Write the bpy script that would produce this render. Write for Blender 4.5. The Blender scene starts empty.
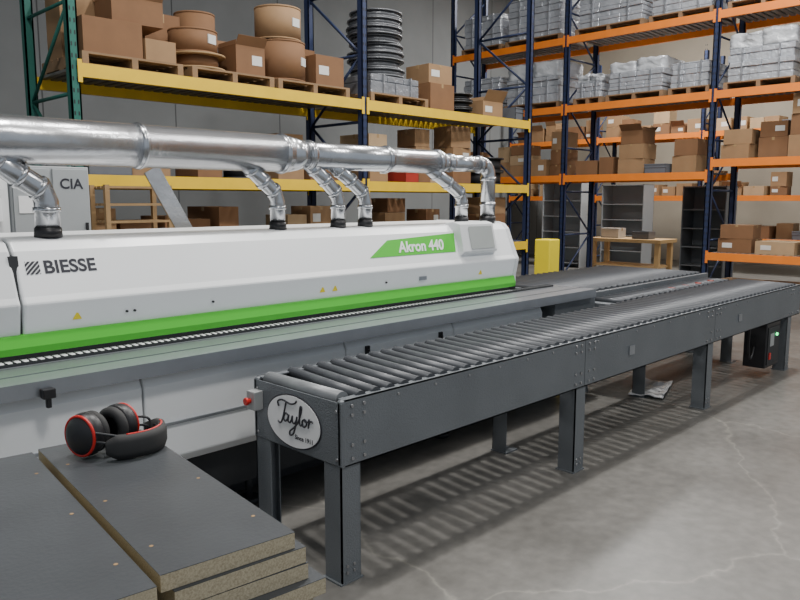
import bpy, bmesh, math, random
from mathutils import Vector, Matrix
random.seed(11)
COL = bpy.context.scene.collection

# ------------------------------------------------------------ materials
def nodes_of(m):
    m.use_nodes = True
    return m.node_tree.nodes, m.node_tree.links

def M(name, col, rough=0.5, metal=0.0, var=0.12, scale=6.0, bump=0.0, bscale=None, emit=0.0, coat=0.0):
    m = bpy.data.materials.new(name)
    n, l = nodes_of(m)
    b = n["Principled BSDF"]
    tc = n.new("ShaderNodeTexCoord")
    no = n.new("ShaderNodeTexNoise"); no.inputs["Scale"].default_value = scale; no.inputs["Detail"].default_value = 6
    l.new(tc.outputs["Object"], no.inputs["Vector"])
    mix = n.new("ShaderNodeMix"); mix.data_type = 'RGBA'
    mix.inputs[6].default_value = tuple(max(0, c * (1 - var)) for c in col) + (1,)
    mix.inputs[7].default_value = tuple(min(1, c * (1 + var)) for c in col) + (1,)
    l.new(no.outputs["Fac"], mix.inputs[0])
    l.new(mix.outputs[2], b.inputs["Base Color"])
    b.inputs["Roughness"].default_value = rough
    b.inputs["Metallic"].default_value = metal
    b.inputs["Coat Weight"].default_value = coat
    if bump:
        n2 = n.new("ShaderNodeTexNoise"); n2.inputs["Scale"].default_value = bscale or scale * 8; n2.inputs["Detail"].default_value = 4
        l.new(tc.outputs["Object"], n2.inputs["Vector"])
        bp = n.new("ShaderNodeBump"); bp.inputs["Strength"].default_value = bump; bp.inputs["Distance"].default_value = 0.02
        l.new(n2.outputs["Fac"], bp.inputs["Height"]); l.new(bp.outputs["Normal"], b.inputs["Normal"])
    if emit:
        b.inputs["Emission Color"].default_value = tuple(col) + (1,)
        b.inputs["Emission Strength"].default_value = emit
    return m

m_frame = M("hammertone_grey", (0.175, 0.19, 0.205), 0.4, 0.3, 0.2, 3, 0.25, 160)
m_roller = M("roller_dark_grey", (0.068, 0.073, 0.082), 0.45, 0.2, 0.25, 4)
m_pulley = M("roller_light_grey", (0.22, 0.23, 0.24), 0.45, 0.3, 0.2, 9)
m_bolt = M("bolt_steel", (0.4, 0.4, 0.41), 0.4, 0.9)
m_white = M("machine_white", (0.90, 0.915, 0.92), 0.32, 0.0, 0.03, 2)
m_white2 = M("machine_offwhite", (0.74, 0.755, 0.76), 0.4, 0.0, 0.05, 2)
m_green = M("machine_green", (0.07, 0.50, 0.03), 0.4, 0.0, 0.05, 2)
m_alu = M("aluminium", (0.37, 0.39, 0.42), 0.33, 0.75, 0.12, 8, 0.05, 60)
m_galv = M("galvanised_steel", (0.60, 0.61, 0.63), 0.25, 0.95, 0.18, 9, 0.14, 14)
m_black = M("black_plastic", (0.018, 0.018, 0.02), 0.42, 0, 0.2)
m_dark = M("dark_steel_and_box_shade", (0.035, 0.037, 0.04), 0.55, 0.3, 0.3)
m_red = M("red_plastic", (0.6, 0.02, 0.015), 0.35, 0, 0.1)
m_reddark = M("worn_red_rubber", (0.22, 0.03, 0.02), 0.55, 0, 0.3)
m_signwhite = M("sign_white", (0.88, 0.88, 0.88), 0.35, 0, 0.03)
m_signdark = M("sign_dark", (0.03, 0.03, 0.04), 0.4, 0, 0.05)
m_yellow = M("rack_yellow", (0.80, 0.52, 0.02), 0.5, 0, 0.15, 5)
m_orange = M("rack_orange", (0.85, 0.22, 0.02), 0.5, 0, 0.15, 5)
m_blue = M("rack_blue", (0.02, 0.032, 0.085), 0.5, 0.1, 0.2, 5)
m_rgreen = M("rack_green", (0.02, 0.13, 0.10), 0.5, 0.1, 0.2, 5)
m_deck = M("wire_deck", (0.2, 0.19, 0.17), 0.55, 0.4, 0.2, 5)
m_tape = M("packing_tape", (0.36, 0.24, 0.12), 0.25, 0, 0.1)
m_label = M("paper_label", (0.65, 0.65, 0.62), 0.6, 0, 0.05)
m_card = [M("cardboard_%s" % s, c, 0.8, 0, 0.2, 5) for s, c in
          (("tan", (0.30, 0.18, 0.09)), ("brown", (0.20, 0.10, 0.045)), ("pale", (0.40, 0.28, 0.16)), ("white", (0.5, 0.48, 0.44)))]
m_wood = M("raw_wood", (0.33, 0.21, 0.10), 0.75, 0, 0.3, 9, 0.1, 50)
m_wooddark = M("pallet_wood", (0.24, 0.15, 0.08), 0.8, 0, 0.3, 9, 0.1, 50)
m_maple = M("maple_top", (0.62, 0.40, 0.18), 0.45, 0, 0.12, 5)
m_wrap = M("stretch_wrap_silver", (0.50, 0.52, 0.56), 0.22, 0.35, 0.35, 5, 0.8, 16)
m_wrapw = M("stretch_wrap_white", (0.58, 0.60, 0.63), 0.18, 0.1, 0.4, 4, 1.0, 12)
m_wrap2 = M("stretch_wrap_grey", (0.25, 0.26, 0.28), 0.28, 0.3, 0.35, 5, 0.8, 16)
m_coil = M("coil_dark_grey", (0.12, 0.125, 0.135), 0.35, 0.2, 0.35, 8, 0.3, 30)
m_boardtop = M("dark_laminate", (0.055, 0.060, 0.066), 0.40, 0, 0.3, 5, 0.05, 90)
m_cab = M("cabinet_grey", (0.36, 0.38, 0.39), 0.45, 0, 0.06)
m_cabdark = M("cabinet_dark", (0.16, 0.17, 0.18), 0.5, 0.2, 0.1)
m_safety = M("safety_yellow", (0.9, 0.72, 0.02), 0.5, 0, 0.05)
m_glass = M("smoked_window", (0.42, 0.44, 0.42), 0.12, 0.1, 0.1)
m_led = M("green_lamp", (0.05, 0.9, 0.25), 0.4, emit=4)
m_greybtn = M("box_grey", (0.35, 0.36, 0.36), 0.5)
m_foam = M("cushion_black", (0.03, 0.03, 0.03), 0.7)
m_tote = M("grey_tote_plastic", (0.12, 0.13, 0.15), 0.5)
m_totered = M("red_tote_plastic", (0.35, 0.03, 0.02), 0.5)
m_film = M("white_film", (0.6, 0.6, 0.6), 0.35, 0, 0.1)

def particle_mat():
    m = bpy.data.materials.new("particle_board_edge"); n, l = nodes_of(m); b = n["Principled BSDF"]
    tc = n.new("ShaderNodeTexCoord"); v = n.new("ShaderNodeTexNoise"); v.inputs["Scale"].default_value = 260; v.inputs["Detail"].default_value = 3
    l.new(tc.outputs["Object"], v.inputs["Vector"])
    r = n.new("ShaderNodeValToRGB"); r.color_ramp.elements[0].position = .25; r.color_ramp.elements[0].color = (.30, .25, .165, 1)
    r.color_ramp.elements[1].position = .65; r.color_ramp.elements[1].color = (.50, .44, .31, 1)
    l.new(v.outputs["Fac"], r.inputs["Fac"]); l.new(r.outputs["Color"], b.inputs["Base Color"]); b.inputs["Roughness"].default_value = .85
    return m
m_particle = particle_mat()

def floor_mat():
    m = bpy.data.materials.new("polished_concrete_floor"); n, l = nodes_of(m); b = n["Principled BSDF"]
    tc = n.new("ShaderNodeTexCoord")
    a = n.new("ShaderNodeTexNoise"); a.inputs["Scale"].default_value = .9; a.inputs["Detail"].default_value = 10; a.inputs["Roughness"].default_value = .65
    c = n.new("ShaderNodeTexNoise"); c.inputs["Scale"].default_value = 14; c.inputs["Detail"].default_value = 8
    l.new(tc.outputs["Object"], a.inputs["Vector"]); l.new(tc.outputs["Object"], c.inputs["Vector"])
    r = n.new("ShaderNodeValToRGB"); r.color_ramp.elements[0].position = .3; r.color_ramp.elements[0].color = (.108, .103, .094, 1)
    r.color_ramp.elements[1].position = .72; r.color_ramp.elements[1].color = (.195, .187, .172, 1)
    l.new(a.outputs["Fac"], r.inputs["Fac"])
    r2 = n.new("ShaderNodeValToRGB"); r2.color_ramp.elements[0].position = .3; r2.color_ramp.elements[0].color = (.78, .78, .78, 1)
    r2.color_ramp.elements[1].position = .7; r2.color_ramp.elements[1].color = (1.1, 1.1, 1.1, 1)
    l.new(c.outputs["Fac"], r2.inputs["Fac"])
    mx = n.new("ShaderNodeMix"); mx.data_type = 'RGBA'; mx.blend_type = 'MULTIPLY'; mx.inputs[0].default_value = 1
    l.new(r.outputs["Color"], mx.inputs[6]); l.new(r2.outputs["Color"], mx.inputs[7])
    ad = n.new("ShaderNodeVectorMath"); ad.operation = 'MULTIPLY_ADD'
    nn = n.new("ShaderNodeTexNoise"); nn.inputs["Scale"].default_value = 2.2; nn.inputs["Detail"].default_value = 6
    l.new(tc.outputs["Object"], nn.inputs["Vector"]); l.new(nn.outputs["Color"], ad.inputs[0]); ad.inputs[1].default_value = (.4, .4, .4)
    l.new(tc.outputs["Object"], ad.inputs[2])
    vo = n.new("ShaderNodeTexVoronoi"); vo.feature = 'DISTANCE_TO_EDGE'; vo.inputs["Scale"].default_value = .42
    l.new(ad.outputs["Vector"], vo.inputs["Vector"])
    r3 = n.new("ShaderNodeValToRGB"); r3.color_ramp.elements[0].position = 0.0; r3.color_ramp.elements[0].color = (1.5, 1.5, 1.45, 1)
    r3.color_ramp.elements[1].position = .005; r3.color_ramp.elements[1].color = (1, 1, 1, 1)
    l.new(vo.outputs["Distance"], r3.inputs["Fac"])
    mx2 = n.new("ShaderNodeMix"); mx2.data_type = 'RGBA'; mx2.blend_type = 'MULTIPLY'; mx2.inputs[0].default_value = 1
    l.new(mx.outputs[2], mx2.inputs[6]); l.new(r3.outputs["Color"], mx2.inputs[7])
    l.new(mx2.outputs[2], b.inputs["Base Color"])
    mr = n.new("ShaderNodeMapRange"); mr.inputs["To Min"].default_value = .28; mr.inputs["To Max"].default_value = .5
    l.new(a.outputs["Fac"], mr.inputs["Value"]); l.new(mr.outputs["Result"], b.inputs["Roughness"])
    return m

def wall_mat(name, col, seam):
    m = bpy.data.materials.new(name); n, l = nodes_of(m); b = n["Principled BSDF"]
    tc = n.new("ShaderNodeTexCoord")
    a = n.new("ShaderNodeTexNoise"); a.inputs["Scale"].default_value = 1.3; a.inputs["Detail"].default_value = 9
    l.new(tc.outputs["Object"], a.inputs["Vector"])
    mx = n.new("ShaderNodeMix"); mx.data_type = 'RGBA'
    mx.inputs[6].default_value = tuple(c * .8 for c in col) + (1,); mx.inputs[7].default_value = tuple(c * 1.15 for c in col) + (1,)
    l.new(a.outputs["Fac"], mx.inputs[0])
    sx = n.new("ShaderNodeSeparateXYZ"); l.new(tc.outputs["Object"], sx.inputs[0])
    ma = n.new("ShaderNodeMath"); ma.operation = 'MODULO'; ma.inputs[1].default_value = seam
    l.new(sx.outputs["X"], ma.inputs[0])
    ab = n.new("ShaderNodeMath"); ab.operation = 'ABSOLUTE'; l.new(ma.outputs[0], ab.inputs[0])
    lt = n.new("ShaderNodeMath"); lt.operation = 'LESS_THAN'; lt.inputs[1].default_value = .025; l.new(ab.outputs[0], lt.inputs[0])
    m2 = n.new("ShaderNodeMix"); m2.data_type = 'RGBA'; l.new(lt.outputs[0], m2.inputs[0]); l.new(mx.outputs[2], m2.inputs[6])
    m2.inputs[7].default_value = tuple(c * .35 for c in col) + (1,)
    l.new(m2.outputs[2], b.inputs["Base Color"]); b.inputs["Roughness"].default_value = .85
    return m

# ------------------------------------------------------------ mesh helpers
def bx(bm, x0, x1, y0, y1, z0, z1, mi=0, mat=None):
    r = bmesh.ops.create_cube(bm, size=1)
    T = Matrix.Translation(((x0 + x1) / 2, (y0 + y1) / 2, (z0 + z1) / 2)) @ Matrix.Diagonal((abs(x1 - x0), abs(y1 - y0), abs(z1 - z0), 1))
    if mat is not None: T = mat @ T
    bmesh.ops.transform(bm, matrix=T, verts=r["verts"])
    for f in {f for v in r["verts"] for f in v.link_faces}: f.material_index = mi
    return r["verts"]

def cy(bm, p0, p1, r, r2=None, seg=20, mi=0):
    p0 = Vector(p0); p1 = Vector(p1); d = p1 - p0
    q = d.to_track_quat('Z', 'Y').to_matrix().to_4x4()
    o = bmesh.ops.create_cone(bm, cap_ends=True, segments=seg, radius1=r, radius2=r if r2 is None else r2, depth=d.length,
                              matrix=Matrix.Translation((p0 + p1) / 2) @ q)
    for f in {f for v in o["verts"] for f in v.link_faces}:
        f.material_index = mi
        if len(f.verts) == 4: f.smooth = True
    return o["verts"]

def tube(bm, pts, r, seg=20, mi=0, caps=True, ref=(0, 1, 0), closed=False):
    pts = [Vector(p) for p in pts]; rings = []; n = len(pts)
    for i, p in enumerate(pts):
        if closed: t = pts[(i + 1) % n] - pts[i - 1]
        else: t = pts[min(i + 1, n - 1)] - pts[max(i - 1, 0)]
        t.normalize(); a = Vector(ref); a = (a - t * a.dot(t)).normalized(); b = t.cross(a)
        rr = r[i] if isinstance(r, (list, tuple)) else r
        rings.append([bm.verts.new(p + a * math.cos(k * 2 * math.pi / seg) * rr + b * math.sin(k * 2 * math.pi / seg) * rr) for k in range(seg)])
    for i in range(n if closed else n - 1):
        A = rings[i]; B = rings[(i + 1) % n]
        for k in range(seg):
            f = bm.faces.new((A[k], A[(k + 1) % seg], B[(k + 1) % seg], B[k])); f.smooth = True; f.material_index = mi
    if caps and not closed:
        for q in (rings[0], rings[-1]):
            f = bm.faces.new(q); f.material_index = mi

def prism(bm, prof, x0, x1, mi=0):
    a = [bm.verts.new((x0, y, z)) for y, z in prof]; b = [bm.verts.new((x1, y, z)) for y, z in prof]
    k = len(prof)
    for i in range(k):
        f = bm.faces.new((a[i], a[(i + 1) % k], b[(i + 1) % k], b[i])); f.material_index = mi
    bm.faces.new(a).material_index = mi; bm.faces.new(b[::-1]).material_index = mi

def smooth_path(pts, sub=8):
    P = [Vector(p) for p in pts]; out = []
    for i in range(len(P) - 1):
        a = P[max(i - 1, 0)]; b = P[i]; c = P[i + 1]; d = P[min(i + 2, len(P) - 1)]
        for k in range(sub):
            t = k / sub
            out.append(.5 * ((2 * b) + (c - a) * t + (2 * a - 5 * b + 4 * c - d) * t * t + (3 * b - a - 3 * c + d) * t ** 3))
    out.append(P[-1]); return out

def thing(name, label, cat, loc=(0, 0, 0), rz=0, group=None):
    e = bpy.data.objects.new(name, None); e.empty_display_size = .1
    e.location = loc; e.rotation_euler = (0, 0, rz); COL.objects.link(e)
    e["label"] = label; e["category"] = cat
    if group: e["group"] = group
    e.matrix_world = Matrix.Translation(loc) @ Matrix.Rotation(rz, 4, 'Z')
    return e

def world_of(o):
    m = Matrix.Translation(o.location) @ o.rotation_euler.to_matrix().to_4x4()
    return world_of(o.parent) @ m if o.parent else m

def ob(name, bm, mats, parent=None, world=False, label=None, cat=None, bevel=0, group=None, loc=None, rz=0, seg=2, kind=None):
    if parent is not None and world:
        bmesh.ops.transform(bm, matrix=world_of(parent).inverted(), verts=bm.verts)
    bmesh.ops.recalc_face_normals(bm, faces=bm.faces)
    me = bpy.data.meshes.new(name); bm.to_mesh(me); bm.free()
    for m in (mats if isinstance(mats, (list, tuple)) else [mats]): me.materials.append(m)
    o = bpy.data.objects.new(name, me); COL.objects.link(o)
    if parent is not None: o.parent = parent
    if loc is not None: o.location = loc; o.rotation_euler = (0, 0, rz)
    if bevel:
        b = o.modifiers.new("bevel", 'BEVEL'); b.width = bevel; b.segments = seg; b.limit_method = 'ANGLE'; b.angle_limit = math.radians(40)
    if label: o["label"] = label
    if cat: o["category"] = cat
    if group: o["group"] = group
    if kind: o["kind"] = kind
    return o

def text(name, body, size, mw, mat, parent, ext=0.001, shear=0, bold=0, xs=1, align='LEFT'):
    c = bpy.data.curves.new(name, 'FONT'); c.body = body; c.size = size; c.extrude = ext; c.shear = shear; c.offset = bold; c.align_x = align
    t = bpy.data.objects.new("tmp", c); COL.objects.link(t)
    dg = bpy.context.evaluated_depsgraph_get(); dg.update()
    me = bpy.data.meshes.new_from_object(t.evaluated_get(dg)); bpy.data.objects.remove(t)
    me.transform(Matrix.Diagonal((xs, 1, 1, 1))); me.transform(mw); me.transform(world_of(parent).inverted())
    me.materials.clear(); me.materials.append(mat)
    o = bpy.data.objects.new(name, me); COL.objects.link(o); o.parent = parent
    return o

N = bmesh.new
def frame_mat(o, x, y, z=None):
    x = Vector(x).normalized(); y = Vector(y).normalized(); z = x.cross(y)
    m = Matrix((x, y, z)).transposed().to_4x4(); m.translation = Vector(o); return m

# ------------------------------------------------------------ room
def struct(name, bm, mat):
    o = ob(name, bm, mat); o["kind"] = "structure"; return o
b = N(); bx(b, -7, 20, -5, 13.0, -.1, 0); struct("floor", b, floor_mat())
b = N(); bx(b, -7, 20, 13.0, 13.2, -.1, 7.6); struct("wall_back", b, wall_mat("concrete_panel_wall", (.21, .22, .222), 2.4))
b = N(); bx(b, 20, 20.2, -5, 13.2, -.1, 7.6); struct("wall_right", b, wall_mat("painted_wall", (.32, .28, .22), 2.4))
b = N(); bx(b, -7, 20.2, -5, 13.2, 7.6, 7.7); struct("ceiling", b, M("ceiling_deck", (.3, .3, .28), .8))

# ------------------------------------------------------------ long roller conveyor
CX0, CX1, CY0, CY1, CZ = 1.96, 7.98, 2.27, 2.90, 0.82
PB = .53
conv = thing("roller_conveyor", "long grey steel roller conveyor with dark rollers on legs", "conveyor", ((CX0 + CX1) / 2, (CY0 + CY1) / 2, 0))
for side, (ya, yb, out) in enumerate(((CY0, CY0 + .006, -1), (CY1 - .006, CY1, 1))):
    secs = [(CX0 + .02, 3.90), (3.906, 5.86), (5.866, CX1)]
    b = N()
    for (xa, xb) in secs:
        bx(b, xa, xb, ya, yb, PB, CZ)
        yi = (ya, ya + .045) if out < 0 else (yb - .045, yb)
        bx(b, xa, xb, yi[0], yi[1], CZ - .006, CZ)
        bx(b, xa, xb, yi[0], yi[1], PB, PB + .006)
    if side == 0:
        for xl in (2.02, 2.09, 3.80, 3.86, 3.95, 4.01, 5.72, 5.80, 5.91, 5.97, 7.70, 7.76, 7.92):
            for z in (PB + .03, PB + .09, PB + .22, CZ - .03):
                if z == PB + .09 and random.random() < .4: continue
                cy(b, (xl, ya - .006, z), (xl, ya, z), .008, seg=8, mi=1)
        for k in range(23):
            xl = 2.3 + k * .25
            cy(b, (xl, ya - .004, CZ - .03), (xl, ya, CZ - .03), .006, seg=8, mi=1)
    ob("side_panel", b, [m_frame, m_bolt], conv, True)
b = N(); bx(b, CX0, CX0 + .006, CY0, CY1, PB, CZ - .01); bx(b, CX0, CX0 + .05, CY0, CY1, PB, PB + .006)
for yy in (CY0 + .03, CY1 - .03):
    for z in (PB + .03, CZ - .05): cy(b, (CX0 - .005, yy, z), (CX0, yy, z), .008, seg=8, mi=1)
ob("end_panel", b, [m_frame, m_bolt], conv, True, bevel=.002)
b = N(); bx(b, CX1, CX1 + .006, CY0, CY1, PB, CZ); ob("end_panel", b, m_frame, conv, True)
b = N(); bx(b, CX0, CX0 + .03, CY0 - .001, CY0 + .03, PB - .001, CZ); ob("corner_post", b, m_frame, conv, True, bevel=.01, seg=3)
b = N(); bx(b, CX0, CX0 + .03, CY1 - .03, CY1 + .001, PB - .001, CZ); ob("corner_post", b, m_frame, conv, True, bevel=.01, seg=3)
SK = .12
def roller(r, x, y0, y1, z, name="roller", mat=m_roller, sk=SK, par=conv):
    b = N(); dy = (y1 - y0)
    cy(b, (x, y0 + .012, z), (x + sk * dy, y1 - .012, z), r, seg=18)
    cy(b, (x, y0, z), (x + sk * dy, y1, z), r * .35, seg=8)
    return ob(name, b, mat, par, True)
roller(.036, CX0 + .052, CY0 + .04, CY1 - .04, CZ - .012, "end_pulley", m_pulley, 0)
x = CX0 + .135
while x < CX1 - .11:
    roller(.028, x, CY0 + .012, CY1 - .012, CZ - .010)
    x += .090
def leg(x, y, top, parent, sx=1, sy=1):
    b = N(); w = .11; t = .007
    bx(b, x, x + sx * w, y, y + sy * t, .008, top)
    bx(b, x, x + sx * t, y, y + sy * w, .008, top)
    bx(b, x + sx * (w - t), x + sx * w, y, y + sy * .035, .008, top)
    bx(b, x - sx * .01, x + sx * (w + .01), y - sy * .005, y + sy * (w + .01), 0, .008)
    if sy > 0:
        for z in (.05, .08, top - .03, top - .08):
            for dx in (.03, .07): cy(b, (x + sx * dx, y - .005, z), (x + sx * dx, y, z), .007, seg=8, mi=1)
    ob("leg", b, [m_frame, m_bolt], parent, True)
for xl in (CX0 + .002, 3.82, 5.76, 7.66):
    leg(xl, CY0 + .007, .62, conv)
    leg(xl, CY1 - .007, .62, conv, 1, -1)
for xl in (3.0, 5.0, 7.0):
    b = N(); bx(b, xl, xl + .05, CY0 + .006, CY1 - .006, PB + .01, PB + .05); ob("cross_member", b, m_frame, conv, True)
YM = (CY0 + CY1) / 2
b = N(); bx(b, CX0 + .4, CX1 - .3, YM - .03, YM + .03, .58, .74); ob("drive_beam", b, m_dark, conv, True)
for xl in (4.45, 6.35):
    b = N(); bx(b, xl, xl + .07, CY0 - .008, CY0, .64, .70); ob("rating_plate", b, m_alu, conv, True)

# oval sign on the end panel
b = N()
def oval(bm, cxy, rx, rz, x0, x1, mi):
    k = 48
    A = [bm.verts.new((x0, cxy[0] + rx * math.cos(i * 2 * math.pi / k), cxy[1] + rz * math.sin(i * 2 * math.pi / k))) for i in range(k)]
    B = [bm.verts.new((x1, v.co.y, v.co.z)) for v in A]
    for i in range(k): bm.faces.new((A[i], A[(i + 1) % k], B[(i + 1) % k], B[i])).material_index = mi
    bm.faces.new(A).material_index = mi; bm.faces.new(B).material_index = mi
OY, OZ = 2.595, .665
oval(b, (OY, OZ), .198, .124, CX0 - .003, CX0, 1); oval(b, (OY, OZ), .191, .117, CX0 - .005, CX0 - .002, 0)
osign = ob("oval_sign", b, [m_signwhite, m_signdark], conv, True, label="white oval name plate with dark script lettering")
strokes = [
    [(-.62, .42), (-.66, .62), (-.45, .74), (-.1, .66), (.12, .74), (.2, .86)],
    [(-.28, .66), (-.36, .3), (-.46, -.1), (-.56, -.28), (-.66, -.22)],
    [(-.2, .16), (-.32, .2), (-.4, .0), (-.34, -.14), (-.22, -.02), (-.16, .18), (-.2, -.08), (-.12, -.14), (-.04, .0)],
    [(-.04, .0), (0, .18), (0, -.06), (.08, -.12), (.16, .02), (.2, .2)],
    [(.2, .2), (.14, -.2), (.02, -.58), (-.12, -.66), (-.12, -.5), (.06, -.3), (.24, -.06)],
    [(.24, -.06), (.36, .3), (.42, .62), (.36, .66), (.32, .3), (.32, -.04), (.38, -.12), (.44, -.02)],
    [(.52, .18), (.44, .08), (.46, -.1), (.54, -.12), (.62, .0), (.6, .16), (.52, .18), (.6, .1), (.7, .14)],
    [(.7, .14), (.74, .24), (.72, .0), (.7, -.12), (.74, .08), (.82, .2), (.9, .16)]]
b = N()
S = .165
for st in strokes:
    pts = smooth_path([(CX0 - .0065, OY - px * S * .98, OZ + .008 + py * S * .66) for px, py in st], 6)
    tube(b, pts, .0042, seg=8, ref=(1, 0, 0))
ob("script_lettering", b, m_signdark, osign, True)
text("small_lettering", "Since 1911", .030, frame_mat((CX0 - .006, OY - .08, OZ - .075), (0, -1, 0), (0, 0, 1)), m_signdark, osign, .0005, 0, .0004, 1, 'CENTER')

b = N(); bx(b, CX0 - .05, CX0, 2.825, 2.89, .675, .765)
es = ob("emergency_stop_box", b, m_greybtn, conv, True, bevel=.004)
b = N(); cy(b, (CX0 - .065, 2.858, .72), (CX0 - .05, 2.858, .72), .012, seg=16); cy(b, (CX0 - .080, 2.858, .72), (CX0 - .065, 2.858, .72), .018, .018, seg=20)
ob("stop_button", b, m_red, es, True, bevel=.003, label="red mushroom push button")

b = N(); bx(b, 7.14, 7.50, 2.29, 2.49, .10, .52)
cb = ob("control_box", b, m_black, conv, True, bevel=.008, label="black electrical control box")
b = N(); bx(b, 7.17, 7.47, 2.282, 2.29, .13, .48); bx(b, 7.22, 7.32, 2.279, 2.283, .30, .42, 1); d = ob("door", b, [m_dark, m_greybtn], cb, True, bevel=.003)
b = N(); cy(b, (7.38, 2.27, .40), (7.38, 2.282, .40), .014, seg=14); ob("indicator_lamp", b, m_led, d, True)
b = N(); bx(b, 7.54, 7.60, 2.32, 2.42, .12, .53); ob("motor_bracket", b, m_dark, conv, True)
b = N(); bx(b, 7.20, 7.24, 2.274, 2.282, .18, .24); ob("switch_handle", b, m_red, d, True)
b = N(); tube(b, smooth_path([(7.14, 2.39, .3), (7.02, 2.38, .2), (6.9, 2.36, .32), (6.82, 2.33, .55)]), .009, seg=8); ob("power_cable", b, m_black, conv, True)

# transfer roller table
TX0, TX1, TY0, TY1, TZ = 5.50, 8.00, 3.20, 4.45, .87
tt = thing("roller_table", "grey steel transfer roller table beside the edge bander outlet", "conveyor", ((TX0 + TX1) / 2, (TY0 + TY1) / 2, 0))
for (ya, yb) in ((TY0, TY0 + .04), (TY1 - .04, TY1)):
    b = N(); bx(b, TX0, TX1, ya, yb, .66, TZ); ob("side_panel", b, m_frame, tt, True, bevel=.003)
for (xa, xb) in ((TX0, TX0 + .04), (TX1 - .04, TX1)):
    b = N(); bx(b, xa, xb, TY0 + .04, TY1 - .04, .66, TZ - .01); ob("end_panel", b, m_frame, tt, True, bevel=.003)
x = TX0 + .09
while x < TX1 - .06:
    roller(.030, x, TY0 + .045, TY1 - .045, TZ - .012, "roller", m_roller, 0, tt); x += .105
for lx in (TX0 + .02, TX1 - .13):
    for ly, sy in ((TY0 + .041, 1), (TY1 - .041, -1)):
        leg(lx, ly, .70, tt, 1, sy)
b = N(); bx(b, 5.50, 7.95, 2.905, TY0, .70, .80); ob("linking_bed", b, m_frame, tt, True, bevel=.003)
for k in range(22):
    xr = 5.62 + k * .105
    b = N(); cy(b, (xr, 2.92, .812), (xr, 3.18, .812), .024, seg=14); ob("link_roller", b, m_roller, tt, True)
for k in range(4):
    xr = 6.7 + k * .3
    b = N(); cy(b, (xr, 2.98, .812), (xr, 3.04, .812), .0265, seg=16); ob("red_belt", b, m_reddark, tt, True)

# ------------------------------------------------------------ edge bander machine
MX0, MX1 = -1.2, 4.83
mach = thing("edge_banding_machine", "long white edge banding machine with bright green stripe", "machine", (2.0, 3.8, 0))
SP = 1.14
def hood_prof(): return [(3.485, 1.05), (3.455, 1.19), (3.475, 1.22), (3.56, 1.42), (3.60, 1.46), (3.66, 1.475), (4.32, 1.475), (4.36, 1.44), (4.36, .98), (3.485, .98)]
b = N(); prism(b, hood_prof(), SP + .006, MX1); ob("hood", b, m_white, mach, True, bevel=.012, seg=3)
b = N(); prism(b, hood_prof(), MX0, SP - .006); ob("hood", b, m_white2, mach, True, bevel=.012, seg=3)
b = N(); prism(b, [(3.50, 1.0), (3.50, 1.16), (3.54, 1.40), (4.3, 1.44), (4.3, 1.0)], SP - .02, SP + .02); ob("hood_seam", b, m_dark, mach, True)
b = N(); prism(b, [(3.455, .968), (3.450, 1.00), (3.468, 1.054), (3.50, 1.054), (3.50, .968)], MX0, MX1 - .002); ob("green_stripe", b, m_green, mach, True, bevel=.003)
b = N(); prism(b, [(y + (.01 if y > 4 else -.004), z + (.004 if z > 1.3 else 0)) for y, z in hood_prof()], MX1, MX1 + .05); ob("end_cap", b, m_white2, mach, True, bevel=.02, seg=3)
b = N(); bx(b, MX0, MX1 + .02, 3.47, 3.56, .942, .975)
x = MX0
while x < MX1:
    cy(b, (x, 3.475, .952), (x, 3.53, .952), .018, seg=8); x += .052
ob("pressure_roller_track", b, m_black, mach, True, kind="stuff")
b = N(); bx(b, MX0, MX1 - .05, 3.42, 4.32, .12, .945); ob("machine_body", b, m_white2, mach, True, bevel=.01)
b = N(); bx(b, MX0, MX1 - .1, 3.50, 4.2, 0, .12); ob("plinth", b, m_dark, mach, True)
b = N(); prism(b, [(3.06, .93), (3.06, .865), (3.08, .865), (3.08, .88), (3.14, .88), (3.14, .86), (3.45, .86), (3.45, .93), (3.38, .93), (3.38, .922), (3.37, .922), (3.37, .93), (3.22, .93), (3.22, .922), (3.20, .922), (3.20, .93)], MX0, 5.40)
ob("support_rail", b, m_alu, mach, True, label="ribbed aluminium support rail")
b = N(); bx(b, MX0, 5.3, 3.405, 3.47, .93, .942)
x = MX0
while x < 5.3:
    cy(b, (x, 3.41, .941), (x, 3.46, .941), .007, seg=6); x += .034
ob("feed_chain", b, m_dark, mach, True, kind="stuff")
for (xa, xb) in ((MX0, .35), (.36, 1.52), (1.53, 2.75), (2.76, 3.70), (3.71, 4.75)):
    b = N(); prism(b, [(3.17, .86), (3.14, .80), (3.14, .44), (3.19, .39), (3.42, .39), (3.42, .86)], xa, xb); ob("front_panel", b, m_white, mach, True, bevel=.008)
    b = N(); bx(b, xa + .06, xb - .06, 3.128, 3.141, .60, .612); ob("panel_groove_trim", b, m_alu, mach, True)
b = N(); bx(b, MX0, 4.7, 3.25, 3.42, .16, .39); ob("base_recess", b, m_dark, mach, True)
for fx in (.6, 2.2, 3.8):
    b = N(); cy(b, (fx, 3.33, 0), (fx, 3.33, .03), .06); cy(b, (fx, 3.33, .03), (fx, 3.33, .17), .02); ob("levelling_foot", b, m_dark, mach, True)
for lx in (2.90, 3.55):
    b = N(); bx(b, lx, lx + .03, 3.125, 3.14, .74, .80); bx(b, lx + .008, lx + .022, 3.115, 3.13, .70, .78); ob("latch", b, m_black, mach, True, bevel=.002)
b = N(); bx(b, 1.05, 1.10, 3.02, 3.06, .86, .90); bx(b, 1.065, 1.085, 3.03, 3.05, .82, .87); ob("clamp_knob", b, m_black, mach, True, bevel=.004)
b = N(); bx(b, 4.86, 5.46, 3.46, 3.60, .0, .86); bx(b, 4.86, 5.46, 3.10, 3.46, .45, .858); ob("outfeed_support", b, m_frame, mach, True, bevel=.004)
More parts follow.
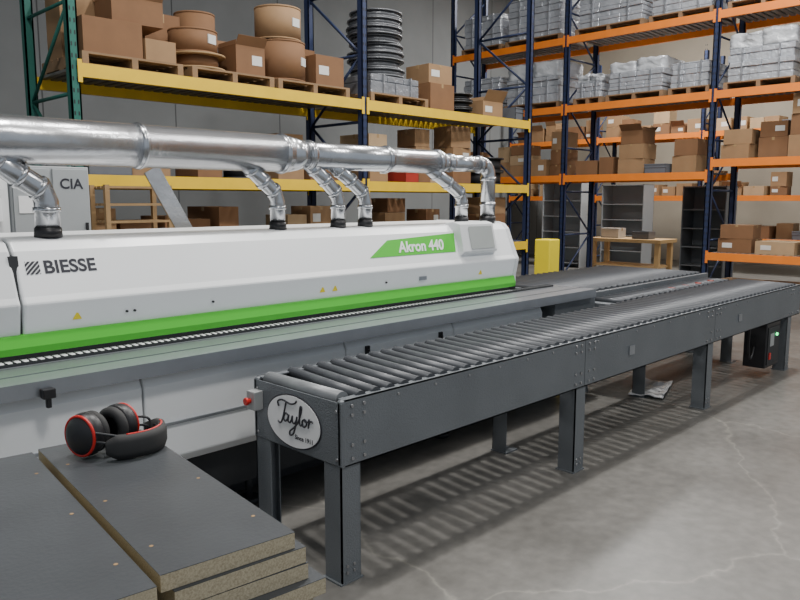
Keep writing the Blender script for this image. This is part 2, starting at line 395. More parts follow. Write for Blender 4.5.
fy = Vector((0, .085, .20)).normalized(); fn = Vector((1, 0, 0)).cross(fy)
def face_pt(x, z, off=.001):
    t = (z - 1.22) / .20
    return Vector((x, 3.475 + .085 * t, z)) + fn * off
def faceM(x, z, off=.001): return frame_mat(face_pt(x, z, off), (1, 0, 0), fy)
text("brand_lettering", "BIESSE", .087, faceM(1.262, 1.318), m_signdark, mach, .001, 0, .0022, 1.02)
def clip(poly, a, bb, c):
    out = []
    for i in range(len(poly)):
        p, q = poly[i], poly[(i + 1) % len(poly)]; fp = a * p[0] + bb * p[1] - c; fq = a * q[0] + bb * q[1] - c
        if fp >= 0: out.append(p)
        if (fp >= 0) != (fq >= 0):
            t = fp / (fp - fq); out.append((p[0] + (q[0] - p[0]) * t, p[1] + (q[1] - p[1]) * t))
    return out
b = N(); s = .062
for k in range(-4, 5):
    lo = k * .021 - .006
    poly = clip(clip([(0, 0), (s, 0), (s, s), (0, s)], -1, 1, lo), 1, -1, -(lo + .0135))
    if len(poly) >= 3: b.faces.new([b.verts.new((u, v, .0015)) for u, v in poly])
ob("hatched_logo", b, m_signdark, mach).matrix_local = world_of(mach).inverted() @ faceM(1.185, 1.316)
b = N(); vs = [b.verts.new(p) for p in ((0, 0, .001), (.86, 0, .001), (.90, .145, .001), (.20, .115, .001))]; b.faces.new(vs)
ob("green_wedge", b, m_green, mach).matrix_local = world_of(mach).inverted() @ faceM(3.28, 1.275, .0015)
text("model_lettering", "Akron 440", .108, faceM(3.56, 1.298, .004), m_signwhite, mach, .001, .25, .0028, .97)
def tri(xc, zc, s=.022):
    b = N(); yy = 3.455 + (1.19 - zc) / .14 * .03 - .002
    vs = [b.verts.new(p) for p in ((xc - s, yy + .003, zc - s * .8), (xc + s, yy + .003, zc - s * .8), (xc, yy - .002, zc + s))]; b.faces.new(vs).material_index = 0
    ob("warning_triangle", b, m_safety, mach, True)
tri(1.38, 1.115); tri(2.86, 1.11); tri(2.96, 1.11); tri(4.40, 1.11)
b = N(); bx(b, 3.72, 3.79, 3.462, 3.47, 1.10, 1.125); ob("rating_plate", b, m_alu, mach, True)
for px in (1.62, 1.66, 2.1, 3.4):
    b = N(); cy(b, (px, 3.462, 1.11), (px, 3.475, 1.11), .006, seg=10); ob("screw_cap", b, m_black, mach, True)
b = N(); prism(b, [(3.45, 1.27), (3.50, 1.475), (3.56, 1.49), (3.64, 1.48), (3.60, 1.24), (3.50, 1.23)], 4.18, 4.58)
vw = ob("inspection_box", b, m_white2, mach, True, bevel=.006)
b = N(); vs = [b.verts.new(p) for p in ((4.27, 3.4510, 1.29), (4.55, 3.4510, 1.29), (4.55, 3.4905, 1.455), (4.27, 3.4905, 1.455))]; b.faces.new(vs)
ob("window_pane", b, m_glass, vw, True)

# ------------------------------------------------------------ extraction duct
DY, DZ = 3.68, 1.925
duct = thing("extraction_duct", "galvanised steel dust extraction duct with branch pipes above machine", "duct", (2.0, DY, DZ))
def main_seg(x0, x1, r, rings):
    b = N(); cy(b, (x0, DY, DZ), (x1, DY, DZ), r, seg=40)
    for xr in rings:
        cy(b, (xr - .02, DY, DZ), (xr + .02, DY, DZ), r + .005, seg=40)
        cy(b, (xr - .004, DY, DZ), (xr + .004, DY, DZ), r + .010, seg=40)
    ob("main_pipe", b, m_galv, duct, True)
main_seg(-1.6, 2.76, .110, (.3, 1.82, 2.72))
b = N(); cy(b, (2.76, DY, DZ), (2.90, DY, DZ), .110, .084, seg=40); ob("reducer", b, m_galv, duct, True)
main_seg(2.90, 4.14, .084, (2.93, 3.6, 4.12))
b = N(); cy(b, (4.14, DY, DZ), (4.24, DY, DZ), .084, .060, seg=40); ob("reducer", b, m_galv, duct, True)
main_seg(4.24, 4.66, .060, (4.27, 4.62))
b = N(); pts = [(4.66, DY, DZ)] + [(4.66 + .085 * math.sin(a), DY, DZ - .085 + .085 * math.cos(a)) for a in [math.radians(k) for k in (18, 36, 54, 72, 90)]] + [(4.745, DY, 1.52)]
tube(b, pts, .058, seg=28)
for p, q in ((1.80, 1.83), (1.60, 1.63)): cy(b, (4.745, DY, p), (4.745, DY, q), .064, seg=28)
el = ob("branch_pipe", b, m_galv, duct, True)
b = N(); cy(b, (4.745, DY, 1.476), (4.745, DY, 1.52), .064, seg=28); ob("rubber_collar", b, m_black, el, True)
for xs, xe, r, rm in ((1.10, 1.35, .056, .11), (2.47, 2.69, .045, .11), (2.93, 3.17, .045, .08), (3.12, 3.41, .045, .08), (4.05, 4.42, .048, .08)):
    b = N(); zt = DZ - rm * .6
    raw = [(xs, DY, zt), (xs + (xe - xs) * .55, DY, zt - .10), (xe - .02, DY, 1.70), (xe, DY, 1.64), (xe, DY, 1.52)]
    tube(b, raw, r, seg=28)
    for t in ((0, .35), (1, .0), (1, .9), (3, .3)):
        a = Vector(raw[t[0]]).lerp(Vector(raw[t[0] + 1]), t[1]); d = (Vector(raw[t[0] + 1]) - Vector(raw[t[0]])).normalized()
        cy(b, a - d * .012, a + d * .012, r + .006, seg=28)
    br = ob("branch_pipe", b, m_galv, duct, True)
    b = N(); cy(b, (xe, DY, 1.476), (xe, DY, 1.52), r + .008, r + .004, seg=28); ob("rubber_collar", b, m_black, br, True)

# ------------------------------------------------------------ stacked boards and cart
RZ = -math.radians(6.6)
def board(cx, cyy, z, w, l, rz, lab):
    b = N(); t = .034
    bx(b, -w / 2, w / 2, -l / 2, l / 2, 0, t)
    o = thing("laminate_board", lab, "board", (cx, cyy, z), rz, "stacked particle board panels")
    ob("core", b, m_particle, o, bevel=.001)
    b = N(); bx(b, -w / 2, w / 2, -l / 2, l / 2, t, t + .0012)
    for sx in (-1, 1):
        for yy in (-.36, -.04, .3):
            cy(b, (sx * (w / 2 - .03), yy * l, t + .001), (sx * (w / 2 - .03), yy * l, t + .0018), .0045, seg=10, mi=1)
    ob("laminate_face", b, [m_boardtop, m_wood], o)
nb = 6; th = .0355; ztop = .97
BC = Vector((.793, 1.631))
lx, ly = Vector((math.cos(RZ), math.sin(RZ))), Vector((-math.sin(RZ), math.cos(RZ)))
offs = [(0, 0, 0), (.018, -.008, .5), (.03, -.008, -.6), (.05, -.03, .8), (.03, -.02, 0), (.035, -.03, .3)]
for i in range(nb):
    o1 = offs[i]; c = BC + lx * o1[0] + ly * o1[1]
    board(c.x, c.y, ztop - (i + 1) * th, .284, .89, RZ + math.radians(o1[2]), "particle board panel with dark grey laminate face, bare edges")
    c = BC + lx * (-.385 - .01 * (i % 3)) + ly * (-.04 + .01 * (i % 2) - .02 * (i % 3))
    board(c.x, c.y, ztop - (i + 1) * th + .006, .44, .90, RZ + math.radians(-o1[2]), "wide particle board panel with dark laminate face, bare edges")
zc = ztop - nb * th
cart = thing("work_cart", "low grey steel cart carrying stacked boards", "cart", (.60, 1.62, 0), RZ)
b = N(); bx(b, -.47, .36, -.48, .44, zc - .04, zc - .0); ob("platform", b, m_cabdark, cart, bevel=.004)
b = N(); bx(b, -.47, -.0, -.48, .44, zc, zc + .005); ob("platform_mat", b, m_dark, cart)
for sx in (-.43, .30):
    for sy in (-.42, .38):
        b = N(); bx(b, sx, sx + .04, sy, sy + .04, .1, zc - .04); ob("leg", b, m_cabdark, cart)
        b = N(); cy(b, (sx + .005, sy + .02, .05), (sx + .035, sy + .02, .05), .05); cy(b, (sx + .02, sy + .02, .05), (sx + .02, sy + .02, .1), .015); ob("caster", b, m_black, cart)
b = N(); bx(b, -.43, .34, -.40, .40, .28, .30); ob("shelf", b, m_cabdark, cart)

# ear defenders
ear = thing("ear_defenders", "black ear defenders with red trim lying on board stack", "ear defenders", (.845, 1.925, ztop + .0015), math.radians(-45.5))
CS = 1.12
c1, c2 = Vector((-.055, -.040, .060)), Vector((-.002, .035, .060))
ax = Vector((-.38, -.92, 0)).normalized()
side = Vector((0, 0, 1)).cross(ax).normalized()
def cup(c, a, nm):
    g = N(); q = frame_mat(c, side, (0, 0, 1)) if a > 0 else frame_mat(c, -side, (0, 0, 1))
    prof = [(-.012, .05), (-.004, .053), (.010, .053), (.022, .050), (.032, .042), (.038, .028), (.040, .010)]
    k = 32; rings = []
    for (dz, r) in prof:
        rings.append([g.verts.new(q @ Vector((CS * r * .92 * math.cos(i * 2 * math.pi / k), CS * r * math.sin(i * 2 * math.pi / k), dz))) for i in range(k)])
    for i in range(len(rings) - 1):
        for j in range(k):
            f = g.faces.new((rings[i][j], rings[i][(j + 1) % k], rings[i + 1][(j + 1) % k], rings[i + 1][j])); f.smooth = True
    g.faces.new(rings[0]); g.faces.new(rings[-1])
    o = ob(nm, g, m_black, ear)
    g = N(); tube(g, [q @ Vector((CS * .0475 * .92 * math.cos(i * 2 * math.pi / 40), CS * .0475 * math.sin(i * 2 * math.pi / 40), .025)) for i in range(40)], .0042, seg=8, closed=True, ref=tuple((q.to_3x3() @ Vector((0, 0, 1)))))
    ob("red_trim", g, m_red, o)
    g = N(); tube(g, [q @ Vector((CS * .038 * .92 * math.cos(i * 2 * math.pi / 40), CS * .038 * math.sin(i * 2 * math.pi / 40), -.02)) for i in range(40)], .015, seg=10, closed=True, ref=tuple((q.to_3x3() @ Vector((0, 0, 1)))))
    ob("ear_cushion", g, m_foam, o)
q1 = frame_mat(c1, side, (0, 0, 1)); sgn = 1 if (q1.to_3x3() @ Vector((0, 0, 1))).dot(ax) > 0 else -1
cup(c1, sgn, "ear_cup"); cup(c2, -sgn, "ear_cup")
for dz in (-.012, .012):
    g = N(); tube(g, smooth_path([c1 + ax * .036 + Vector((0, 0, dz)), c1 + ax * .040 + Vector((.055, .0, dz)), Vector((.075, -.06, .042 + dz)), Vector((.10, -.035, .042 + dz))]), .0035, seg=8, ref=(0, 0, 1)); ob("wire_yoke", g, m_dark, ear)
    g = N(); tube(g, smooth_path([c2 - ax * .036 + Vector((0, 0, dz)), c2 - ax * .040 + Vector((.05, .0, dz)), Vector((.08, .075, .042 + dz)), Vector((.11, .045, .042 + dz))]), .0035, seg=8, ref=(0, 0, 1)); ob("wire_yoke", g, m_dark, ear)
g = N()
pp = smooth_path([Vector((.01, -.082, .034)), Vector((.06, -.068, .034)), Vector((.105, -.03, .034)), Vector((.12, .02, .034)), Vector((.105, .065, .034)), Vector((.055, .09, .034))], 8)
va = []
for i, p in enumerate(pp):
    t = (pp[min(i + 1, len(pp) - 1)] - pp[max(i - 1, 0)]).normalized(); nn = Vector((t.y, -t.x, 0))
    e = min(i, len(pp) - 1 - i) / 10; s = min(1, .5 + e)
    va.append([g.verts.new(p + nn * a * s + Vector((0, 0, h * s))) for a, h in ((.008, -.032), (.014, -.015), (.014, .015), (.008, .032), (-.008, .032), (-.012, 0), (-.008, -.032))])
for i in range(len(va) - 1):
    for j in range(7): g.faces.new((va[i][j], va[i][(j + 1) % 7], va[i + 1][(j + 1) % 7], va[i + 1][j])).smooth = True
g.faces.new(va[0]); g.faces.new(va[-1])
hb = ob("headband", g, m_foam, ear)
g = N(); tube(g, [p + Vector((0, 0, .032)) for p in pp[8:-8]], .003, seg=6, ref=(0, 0, 1)); ob("red_trim", g, m_red, hb)

# ------------------------------------------------------------ racks
class Frame:
    def __init__(s, loc, rz): s.loc = loc; s.rz = rz; s.m = Matrix.Translation(loc) @ Matrix.Rotation(rz, 4, 'Z')
    def p(s, x, y, z): return s.m @ Vector((x, y, z))
def rack(fr, bays, depth, H, levels, m_beam, posts, label):
    r = thing("pallet_rack", label, "shelving rack", fr.loc, fr.rz)
    xs = [0]
    for w in bays: xs.append(xs[-1] + w)
    for i, x in enumerate(xs):
        b = N()
        for yy in (0, depth - .08):
            bx(b, x - .045, x + .045, yy, yy + .015, 0, H); bx(b, x - .045, x - .03, yy, yy + .08, 0, H); bx(b, x + .03, x + .045, yy, yy + .08, 0, H)
            bx(b, x - .07, x + .07, yy - .02, yy + .1, 0, .012)
        z = .5
        while z < H and yy:
            z += .1
            bx(b, x - .024, x - .012, -.0015, 0.001, z, z + .035, 1); bx(b, x + .012, x + .024, -.0015, 0.001, z, z + .035, 1)
        z = .2; k = 0
        while z < H - .9:
            tube(b, [(x, .06, z), (x, depth - .06, z)], .018, seg=6, ref=(0, 0, 1))
            tube(b, [(x, .06, z), (x, depth - .06, z + .8)] if k % 2 == 0 else [(x, depth - .06, z), (x, .06, z + .8)], .018, seg=6, ref=(1, 0, 0))
            z += .8; k += 1
        ob("upright_frame", b, [posts[i], m_black], r)
    for i, w in enumerate(bays):
        for z in levels[i]:
            for yy in (-.012, depth - .038):
                b = N(); bx(b, xs[i] + .046, xs[i + 1] - .046, yy, yy + .05, z - .12, z)
                bx(b, xs[i] + .02, xs[i] + .06, yy - .004, yy + .002, z - .17, z + .03); bx(b, xs[i + 1] - .06, xs[i + 1] - .02, yy - .004, yy + .002, z - .17, z + .03)
                ob("beam", b, m_beam, r)
            b = N(); x = xs[i] + .08
            while x < xs[i + 1] - .1:
                bx(b, x, x + .07, .038, depth - .038, z - .025, z); x += .11
            ob("deck", b, m_deck, r)
    return r

fy_ = Frame((2.81, 6.8, 0), 0)
fr_ = Frame((12.0, 10.28, 0), -math.pi / 2)
rack(fy_, [3.5, 3.5], 1.1, 5.4, [[1.0, 1.88, 2.86], [1.0, 1.88, 2.86]], m_yellow, [m_rgreen, m_blue, m_blue], "tall pallet rack with yellow beams and blue uprights")
rack(fr_, [2.7, 2.7, 2.7], 1.1, 6.2, [[2.1, 3.35, 4.56], [2.1, 3.35, 4.56], [.81, 2.29, 3.35, 4.56]], m_orange, [m_blue] * 4, "tall pallet rack with orange beams and dark blue uprights")
ff_ = Frame((17.2, 12.6, 0), -math.pi / 2)
rack(ff_, [2.7, 2.7, 2.7], 1.0, 5, [[1.75, 3.2], [1.75, 3.2], [.8, 1.75, 3.2]], m_orange, [m_blue] * 4, "distant pallet rack with orange beams near end wall")

CARDS = "cardboard boxes on the racks"
def carton(fr, x, y, z, w, d, h, mi=None, open_=False, lab=None, jit=3):
    mi = random.choice([0, 0, 1, 1, 2, 0]) if mi is None else mi
    lab = random.random() < .35 if lab is None else lab
    b = N(); bx(b, -w / 2, w / 2, -d / 2, d / 2, 0, h)
    e = .002
    if open_:
        for s in (-1, 1):
            bx(b, -w / 2, w / 2, -.002, .002, 0, d * .30, 0, Matrix.Translation((0, s * d / 2, h)) @ Matrix.Rotation(-s * math.radians(random.uniform(25, 60)), 4, 'X'))
            bx(b, -.002, .002, -d / 2, d / 2, 0, w * .14, 0, Matrix.Translation((s * w / 2, 0, h)) @ Matrix.Rotation(-s * math.radians(random.uniform(5, 30)), 4, 'Y'))
        bx(b, -w / 2 + .01, w / 2 - .01, -d / 2 + .01, d / 2 - .01, h, h + .001, 3)  # dark sheet on the solid body paints the shade inside an open box
    else:
        bx(b, -w / 2 - e, w / 2 + e, -.025, .025, h - .05, h + e, 1)
        bx(b, -w / 2, w / 2, -.002, .002, h, h + .0025, 3)
        if random.random() < .5: bx(b, -.02, .02, -d / 2 - e, -d / 2 + .01, h * .85, h, 1)
    if lab:
        lw, lh = min(.16, w * .35), min(.1, h * .35); sx = random.choice((-1, 1)) * w * .22
        bx(b, sx - lw / 2, sx + lw / 2, -d / 2 - e * 1.5, -d / 2, h * .35, h * .35 + lh, 2)
    names = {0: "tan", 1: "dark brown", 2: "pale tan", 3: "white"}
    return ob("cardboard_box", b, [m_card[mi], m_tape, m_label, m_dark], None, label="%s cardboard box %s on a storage rack" % (names[mi], "with open flaps" if open_ else "taped shut"), cat="box",
              group=CARDS, loc=fr.p(x, y, z), rz=fr.rz + math.radians(random.uniform(-jit, jit)), bevel=.004, seg=1)

def tote(fr, x, y, z, w, d, h, m):
    b = N(); t = .008
    bx(b, -w / 2, w / 2, -d / 2, d / 2, 0, t); bx(b, -w / 2, w / 2, -d / 2, -d / 2 + t, t, h); bx(b, -w / 2, w / 2, d / 2 - t, d / 2, t, h)
    bx(b, -w / 2, -w / 2 + t, -d / 2, d / 2, t, h); bx(b, w / 2 - t, w / 2, -d / 2, d / 2, t, h)
    for zz in (h - .02, h * .6): bx(b, -w / 2 - .008, w / 2 + .008, -d / 2 - .008, -d / 2, zz, zz + .02)
    ob("storage_tote", b, m, label="open plastic storage tote with ribbed rim on a rack", cat="bin", group="plastic totes on the racks", loc=fr.p(x, y, z), rz=fr.rz, bevel=.002, seg=1)

def row(fr, x0, x1, z, hmax, dmin=.35, wr=(.28, .5), hr=(.18, .35), stack=2, mi=None, depth=.12, gap=.1):
    x = x0
    while x < x1 - .2:
        w = min(random.uniform(*wr), x1 - x); zz = z; d = random.uniform(dmin, dmin + .25); q = random.random()
        if q < gap: x += w * .7; continue
        if q < gap + .1:
            tote(fr, x + w / 2, depth + d / 2, z, w * .9, d, random.uniform(.15, .25), random.choice([m_tote, m_tote, m_tote, m_totered])); x += w + .03; continue
        n = random.randint(1, stack)
        yy = depth + d / 2 + random.uniform(0, .2)
        for k in range(n):
            h = random.uniform(*hr)
            if zz + h > z + hmax: break
            last = (k == n - 1)
            carton(fr, x + w / 2 + random.uniform(-.008, .008), yy, zz, w * (.92 - .08 * k * random.random()), d, h, mi, open_=last and random.random() < .25 and zz + h + .25 < z + hmax, jit=5); zz += h + .003
        x += w + .025

def pallet(fr, x, y, z, w=1.0, d=.95):
    b = N()
    for k in range(7): bx(b, -w / 2, w / 2, -d / 2 + k * (d - .1) / 6, -d / 2 + k * (d - .1) / 6 + .1, .1, .12)
    for k in (-1, 0, 1): bx(b, k * (w / 2 - .03) - .03, k * (w / 2 - .03) + .03, -d / 2, d / 2, .015, .1)
    for k in (-1, 0, 1): bx(b, -w / 2, w / 2, k * (d / 2 - .05) - .05, k * (d / 2 - .05) + .05, 0, .015)
    ob("pallet", b, m_wooddark, label="bare wooden pallet on a rack shelf", cat="pallet", group="wooden pallets", loc=fr.p(x, y, z), rz=fr.rz)
    return .121

def bundle(fr, x, y, z, w, d, h, mat=None, film=False, group="wrapped bundles on the upper shelves"):
    mat = mat or random.choice([m_wrap, m_wrap, m_wrap, m_wrap2]); b = N(); zz = 0; t = random.uniform(.06, .12)
    hc = h * (.62 if film else 1)
    while zz < hc - .01:
        jx, jy = random.uniform(-.02, .02), random.uniform(-.015, .015); hh = min(t * random.uniform(.6, 1.5), hc - zz)
        n = random.choice([2, 2, 3])
        ws = w / n
        for q in range(n):
            bx(b, -w / 2 + q * ws + jx, -w / 2 + (q + 1) * ws - .012 + jx, -d / 2 + jy, d / 2 + jy, zz, zz + hh * .95)
        bx(b, -w / 2 + .02, w / 2 - .02, -d / 2 + .02, d / 2 - .02, zz, zz + hh); zz += hh
    o = thing("wrapped_bundle", "stretch-wrapped bundle of silver-grey panels on a shelf", "wrapped goods", tuple(fr.p(x, y, z)), fr.rz, group)
    ob("panel_stack", b, mat, o, bevel=.008, seg=1)
    if film:   # loosely film-wrapped sacks crowning the stack
        b = N(); n = max(2, int(w / .45)); ww = w / n
        for q in range(n):
            hh = (h - hc) * random.uniform(.7, 1.05)
            g = bmesh.ops.create_cube(b, size=1)
            bmesh.ops.transform(b, matrix=Matrix.Translation((-w / 2 + (q + .5) * ww, 0, hc + hh / 2)) @ Matrix.Diagonal((ww * .97, d * .96, hh, 1)), verts=g["verts"])
        bmesh.ops.subdivide_edges(b, edges=b.edges[:], cuts=5, use_grid_fill=True)
        for v in b.verts:
            if v.co.z > hc + .01:
                v.co += Vector((random.uniform(-.012, .012), random.uniform(-.02, .02), random.uniform(-.03, .015)))
        for f in b.faces: f.smooth = True
        ob("film_wrapped_top", b, m_wrapw, o)
    for k in (-.28, .28):
        b = N(); bx(b, k * w - .01, k * w + .01, -d / 2 - .026, d / 2 + .026, 0.001, hc + .004); ob("strap", b, m_wrap2, o)

def drum(fr, x, y, z, r, h, m=None, lab="brown fibre drum with rolled rims on a pallet"):
    b = N(); cy(b, (0, 0, 0), (0, 0, h), r, seg=40)
    for zz in (0, h - .02): cy(b, (0, 0, zz), (0, 0, zz + .018), r + .003, seg=40)
    cy(b, (0, 0, h - .001), (0, 0, h + .004), r * .9, seg=36, mi=1)
    bx(b, -.06, .06, -r - .003, -r + .02, h * .4, h * .4 + .09, 2)
    ob("fibre_drum", b, [m or m_card[0], m_card[1], m_label], label=lab, cat="drum", group="fibre drums", loc=fr.p(x, y, z), rz=random.uniform(-.3, .8))

def spool(fr, x, y, z, r, h, m=None, m2=None, lab="wooden cable reel lying flat", group="reels on the racks", core=.6):
    b = N(); cy(b, (0, 0, 0), (0, 0, .02), r, seg=36); cy(b, (0, 0, h - .02), (0, 0, h), r, seg=36); cy(b, (0, 0, .02), (0, 0, h - .02), r * core, seg=30, mi=1)
    cy(b, (0, 0, h - .001), (0, 0, h + .003), r * .18, seg=20, mi=1)
    ob("cable_reel", b, [m or m_wood, m2 or m_card[1]], label=lab, cat="reel", group=group, loc=fr.p(x, y, z))

X0 = 2.81
def yx(X): return X - X0
Z = 2.86
h = pallet(fy_, yx(3.40), .52, Z, 1.0); carton(fy_, yx(3.22), .30, Z + h, .56, .45, .32, 1, jit=2); carton(fy_, yx(3.68), .27, Z + h, .32, .4, .2, 0, jit=2)
carton(fy_, yx(3.50), .33, Z + h + .323, .50, .42, .24, 1, open_=True, jit=6); carton(fy_, yx(3.3), .78, Z + h, .7, .35, .75, 0, jit=1)
h = pallet(fy_, yx(4.50), .52, Z, 1.0); spool(fy_, yx(4.22), .34, Z + h, .30, .16, core=.75)
drum(fy_, yx(4.20), .36, Z + h + .165, .25, .24, m_card[1]); carton(fy_, yx(4.74), .28, Z + h, .36, .36, .30, 1, open_=True, jit=8); drum(fy_, yx(4.5), .82, Z + h, .22, .7, m_card[1])
carton(fy_, yx(4.02), .82, Z + h, .4, .35, .6, 1, jit=1)
h = pallet(fy_, yx(5.58), .52, Z, 1.05); drum(fy_, yx(5.30), .33, Z + h, .28, .44, m_card[1]); drum(fy_, yx(5.27), .33, Z + h + .446, .26, .36, m_card[0])
carton(fy_, yx(5.84), .30, Z + h, .42, .42, .34, 1, jit=4); carton(fy_, yx(5.82), .80, Z + h, .45, .35, .5, 1, jit=1)
h = pallet(fy_, yx(6.98), .52, Z, 1.05)
zz = Z + h; bundle(fy_, yx(6.98), .52, zz, .88, .8, .24, m_wrap2); zz += .248
for k in range(8):
    spool(fy_, yx(6.98 + random.uniform(-.04, .04)), .5, zz, random.uniform(.34, .38), .10, m_coil, m_coil, "dark grey coil of edging lying in a stack", "stacked coils", .93); zz += .1035
carton(fy_, yx(7.85), .35, Z, .5, .5, .36, 1); carton(fy_, yx(7.85), .35, Z + .365, .45, .45, .25, 0)
for k in range(3): spool(fy_, yx(8.5), .4, Z + k * .105, .24, .1, m_black, m_black, "black coil of edging tape lying flat", core=.8)
row(fy_, yx(8.85), yx(9.8), Z, .7)
for k in range(2): spool(fy_, yx(9.2), .45, 1.88 + k * .205, .33, .2, m_black, m_dark, "black coil of edging tape lying flat", core=.85)
row(fy_, .1, 1.6, 1.88, .8, stack=2)
spool(fy_, 1.95, .45, 1.88, .26, .22, m_dark, m_black, "dark reel of cable lying flat"); spool(fy_, 1.95, .45, 2.105, .24, .2, m_dark, m_black, "dark reel of cable lying flat")
row(fy_, 2.4, 3.35, 1.88, .8, stack=2)
row(fy_, 3.65, 5.9, 1.88, .85, stack=3)
row(fy_, .1, 3.4, 1.0, .75, stack=3, hr=(.18, .3)); row(fy_, 3.65, 6.9, 1.0, .75, stack=3, hr=(.18, .3))
def oy(Y): return 10.28 - Y
row(fr_, .1, 2.55, 2.1, 1.0, stack=3)
for i, (a, bb, hh) in enumerate(((10.1, 9.1, .6), (9.0, 7.75, .75))):
    h = pallet(fr_, oy((a + bb) / 2), .55, 3.35, a - bb); bundle(fr_, oy((a + bb) / 2), .55, 3.35 + h, a - bb - .08, .85, hh, film=bool(i))
    h = pallet(fr_, oy((a + bb) / 2), .55, 4.56, a - bb); bundle(fr_, oy((a + bb) / 2), .55, 4.56 + h, a - bb - .08, .85, hh)
row(fr_, oy(7.48), oy(6.7), 2.1, 1.05, stack=2, wr=(.4, .5), hr=(.25, .34))
row(fr_, oy(6.6), oy(4.95), 2.1, 1.05, stack=3, wr=(.4, .6), hr=(.2, .28))
for i, (a, bb, hh) in enumerate(((7.45, 6.88, .45), (6.8, 5.75, .58), (5.66, 4.98, .40))):
    h = pallet(fr_, oy((a + bb) / 2), .55, 3.35, a - bb); bundle(fr_, oy((a + bb) / 2), .55, 3.35 + h, a - bb - .06, .85, hh, film=i != 2)
for i, (a, bb, hh) in enumerate(((7.45, 6.15, .75), (6.05, 4.98, .55))):
    h = pallet(fr_, oy((a + bb) / 2), .55, 4.56, a - bb); bundle(fr_, oy((a + bb) / 2), .55, 4.56 + h, a - bb - .08, .85, hh, film=bool(i))
for i, (a, bb, hh) in enumerate(((4.76, 3.72, .80), (3.62, 2.5, .5))):
    h = pallet(fr_, oy((a + bb) / 2), .55, 3.35, a - bb); bundle(fr_, oy((a + bb) / 2), .55, 3.35 + h, a - bb - .08, .85, hh, film=True)
    h = pallet(fr_, oy((a + bb) / 2), .55, 4.56, a - bb); bundle(fr_, oy((a + bb) / 2), .55, 4.56 + h, a - bb - .08, .85, hh)
row(fr_, oy(4.78), oy(2.3), 2.29, .95, stack=3, wr=(.4, .65), hr=(.22, .34), gap=.0)
row(fr_, oy(4.78), oy(2.3), .81, 1.0, stack=2, wr=(.45, .65), hr=(.2, .34), gap=.0)
row(fr_, oy(4.78), oy(2.3), 0.0, .65, stack=1, wr=(.5, .7), hr=(.28, .42), gap=.0)
row(ff_, .1, 2.6, 3.2, .8, stack=2); row(ff_, 2.8, 5.3, 3.2, .8, stack=2); row(ff_, 5.5, 8.0, 3.2, .8, stack=2)
row(ff_, .1, 2.6, 1.75, .8, stack=2, gap=.3); row(ff_, 2.8, 5.3, 1.75, .8, stack=1, gap=.4); row(ff_, 5.5, 8.0, 1.75, .8, stack=2)
row(ff_, 5.5, 8.0, .8, .6, stack=2)

# ------------------------------------------------------------ background furniture
ec = thing("electrical_cabinet", "light grey steel electrical cabinet standing behind the machine", "cabinet", (2.25, 6.2, 0))
b = N(); bx(b, 1.95, 2.55, 6.02, 6.4, 0, 1.91); bd = ob("body", b, m_cab, ec, True, bevel=.008)
for xa, xb in ((1.965, 2.24), (2.26, 2.535)):
    b = N(); bx(b, xa, xb, 6.0, 6.02, .08, 1.89); dr = ob("door", b, m_cab, ec, True, bevel=.004)
    b = N(); bx(b, xb - .04, xb - .02, 5.985, 6.0, 1.35, 1.47); ob("handle", b, m_black, dr, True)
text("lettering", "CIA", .11, frame_mat((2.31, 5.998, 1.74), (1, 0, 0), (0, 0, 1)), m_signdark, ec, .001, 0, .002)
b = N(); bx(b, 2.0, 2.2, 5.995, 6.0, 1.55, 1.68); ob("notice_plate", b, m_signwhite, ec, True)
sb = thing("switch_panel", "white electrical switch panel on a free-standing frame", "switch panel", (1.55, 5.6, 0))
b = N(); bx(b, 1.30, 1.80, 5.6, 5.66, 1.0, 1.95); ob("backboard", b, m_white2, sb, True)
for px in (1.32, 1.75):
    b = N(); bx(b, px, px + .04, 5.66, 5.70, 0, 1.95); ob("post", b, m_dark, sb, True)
for k, (px, pz) in enumerate(((1.62, 1.72), (1.62, 1.5), (1.40, 1.7), (1.40, 1.45))):
    b = N(); bx(b, px, px + .12, 5.55, 5.6, pz, pz + .16); s_ = ob("switch_box", b, m_white, sb, True, bevel=.004)
    b = N(); bx(b, px + .045, px + .075, 5.54, 5.55, pz + .06, pz + .10); ob("rocker_switch", b, m_black, s_, True)
ws = thing("wooden_shelf", "pale wooden shelf unit with slatted shelves", "shelf", (3.08, 6.4, 0))
for px in (2.78, 3.36):
    for py in (6.25, 6.55):
        b = N(); bx(b, px, px + .04, py, py + .04, 0, 1.78); ob("post", b, m_wood, ws, True)
for z in (.4, .9, 1.28, 1.45, 1.6, 1.75):
    b = N()
    for k in range(4): bx(b, 2.82, 3.36, 6.25 + k * .09, 6.32 + k * .09, z, z + .02)
    ob("shelf_board", b, m_wood, ws, True)
b = N(); A = Vector((2.95, 5.75, 1.90)); Bq = Vector((4.02, 5.75, .0)); d = (Bq - A).normalized()
mm = frame_mat(A, d, Vector((0, 1, 0)).cross(d))
bx(b, 0, (Bq - A).length, -.07, .07, -.01, .01, 0, mm)
ob("metal_strip", b, m_galv, label="flat galvanised metal strip propped up at a slant", cat="metal strip")
yp = thing("safety_bollard", "bright yellow square safety guard post", "bollard", (7.67, 5.03, 0))
b = N(); bx(b, 7.56, 7.78, 4.92, 5.14, 0.012, 1.18); ob("post", b, m_safety, yp, True, bevel=.015)
b = N(); bx(b, 7.50, 7.84, 4.86, 5.20, 0, .012); ob("base_plate", b, m_safety, yp, True)
wb = thing("workbench", "workbench with pale maple top and wooden legs", "workbench", (14.2, 7.3, 0))
b = N(); bx(b, 13.85, 14.6, 6.5, 8.1, .80, .87); ob("bench_top", b, m_maple, wb, True, bevel=.005)
for px in (13.9, 14.45):
    for py in (6.55, 7.95):
        b = N(); bx(b, px, px + .09, py, py + .09, 0, .80); ob("leg", b, m_maple, wb, True)
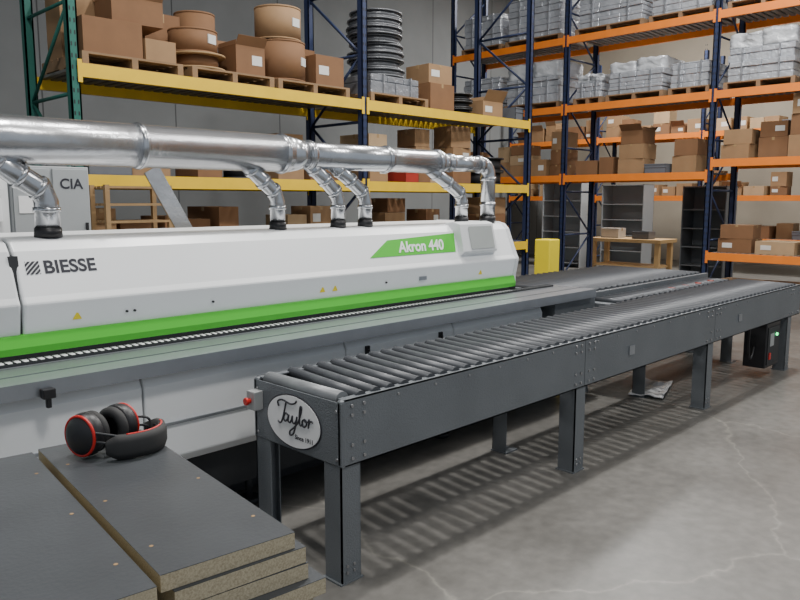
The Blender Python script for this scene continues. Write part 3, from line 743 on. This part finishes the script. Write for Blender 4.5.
b = N(); bx(b, 13.9, 14.54, 6.6, 8.0, .3, .34); ob("shelf", b, m_maple, wb, True)
fb = Frame((13.85, 8.1, 0), -math.pi / 2)
carton(fb, .4, .35, .87, .4, .3, .2, 3); tote(fb, 1.1, .3, .87, .35, .3, .15, m_tote)
def cabinet(x, y, w, d, h, lab, m):
    c = thing("storage_cabinet", lab, "cabinet", (x + d / 2, y + w / 2, 0))
    b = N(); bx(b, x, x + d, y, y + .02, 0, h); bx(b, x, x + d, y + w - .02, y + w, 0, h); bx(b, x + d - .02, x + d, y, y + w, 0, h); bx(b, x, x + d, y, y + w, h - .02, h)
    ob("body", b, m, c, True)
    k = 5
    for i in range(k):
        b = N(); z = .1 + i * (h - .2) / k; bx(b, x + .01, x + d - .02, y + .02, y + w - .02, z, z + .02); ob("shelf_board", b, m, c, True)
cabinet(15.9, 7.9, 1.05, .5, 2.0, "open grey steel shelf cabinet", m_cab)
cabinet(13.5, 5.15, .8, .5, 1.9, "dark steel open storage cabinet beside the rack", m_cabdark)
cabinet(15.9, 9.5, 1.1, .5, 2.1, "light grey open steel cabinet", m_cab)
b = N(); k = 16
gv = [[b.verts.new((i / k * .6 - .3, j / k * .28 - .14, .010 + .018 * abs(math.sin(i * .5 + j * .22) * math.cos(j * .45)))) for j in range(k + 1)] for i in range(k + 1)]
for i in range(k):
    for j in range(k): b.faces.new((gv[i][j], gv[i + 1][j], gv[i + 1][j + 1], gv[i][j + 1])).smooth = True
o = ob("plastic_sheet", b, m_film, label="crumpled white plastic sheet lying on the floor", cat="plastic sheet", loc=(6.05, 2.86, 0.0), rz=.3)
o.modifiers.new("s", 'SOLIDIFY').thickness = .008

# ------------------------------------------------------------ lights
def area(loc, size, e, col=(1, .98, .95)):
    l = bpy.data.lights.new("high_bay_lamp", 'AREA'); l.energy = e; l.size = size; l.color = col; l.shape = 'DISK'
    o = bpy.data.objects.new("high_bay_lamp", l); o.location = loc; COL.objects.link(o)
for p, s, e in (((4.8, 3.2, 7.3), .30, 330), ((1, -1.5, 7.3), 1.2, 210), ((8.5, -1, 7.3), 1.2, 250), ((10.0, 3.4, 7.3), 1.0, 320), ((1.0, 3.0, 7.3), .8, 250),
                ((7.0, 4.9, 7.3), .8, 140), ((15.5, 7.5, 7.3), 1.5, 750), ((15.5, 2.5, 7.3), 1.5, 300)):
    area(p, s, e)
w = bpy.data.worlds.new("World"); bpy.context.scene.world = w; w.use_nodes = True
w.node_tree.nodes["Background"].inputs[0].default_value = (.8, .89, 1, 1); w.node_tree.nodes["Background"].inputs[1].default_value = .48

# ------------------------------------------------------------ camera
cam = bpy.data.cameras.new("camera"); cam.sensor_width = 36; cam.lens = 33.3; cam.clip_start = .05
co = bpy.data.objects.new("camera", cam); co.location = (0, 0, 1.65); co.rotation_euler = (math.radians(90 - 7.7), 0, math.radians(-45.5))
COL.objects.link(co); bpy.context.scene.camera = co
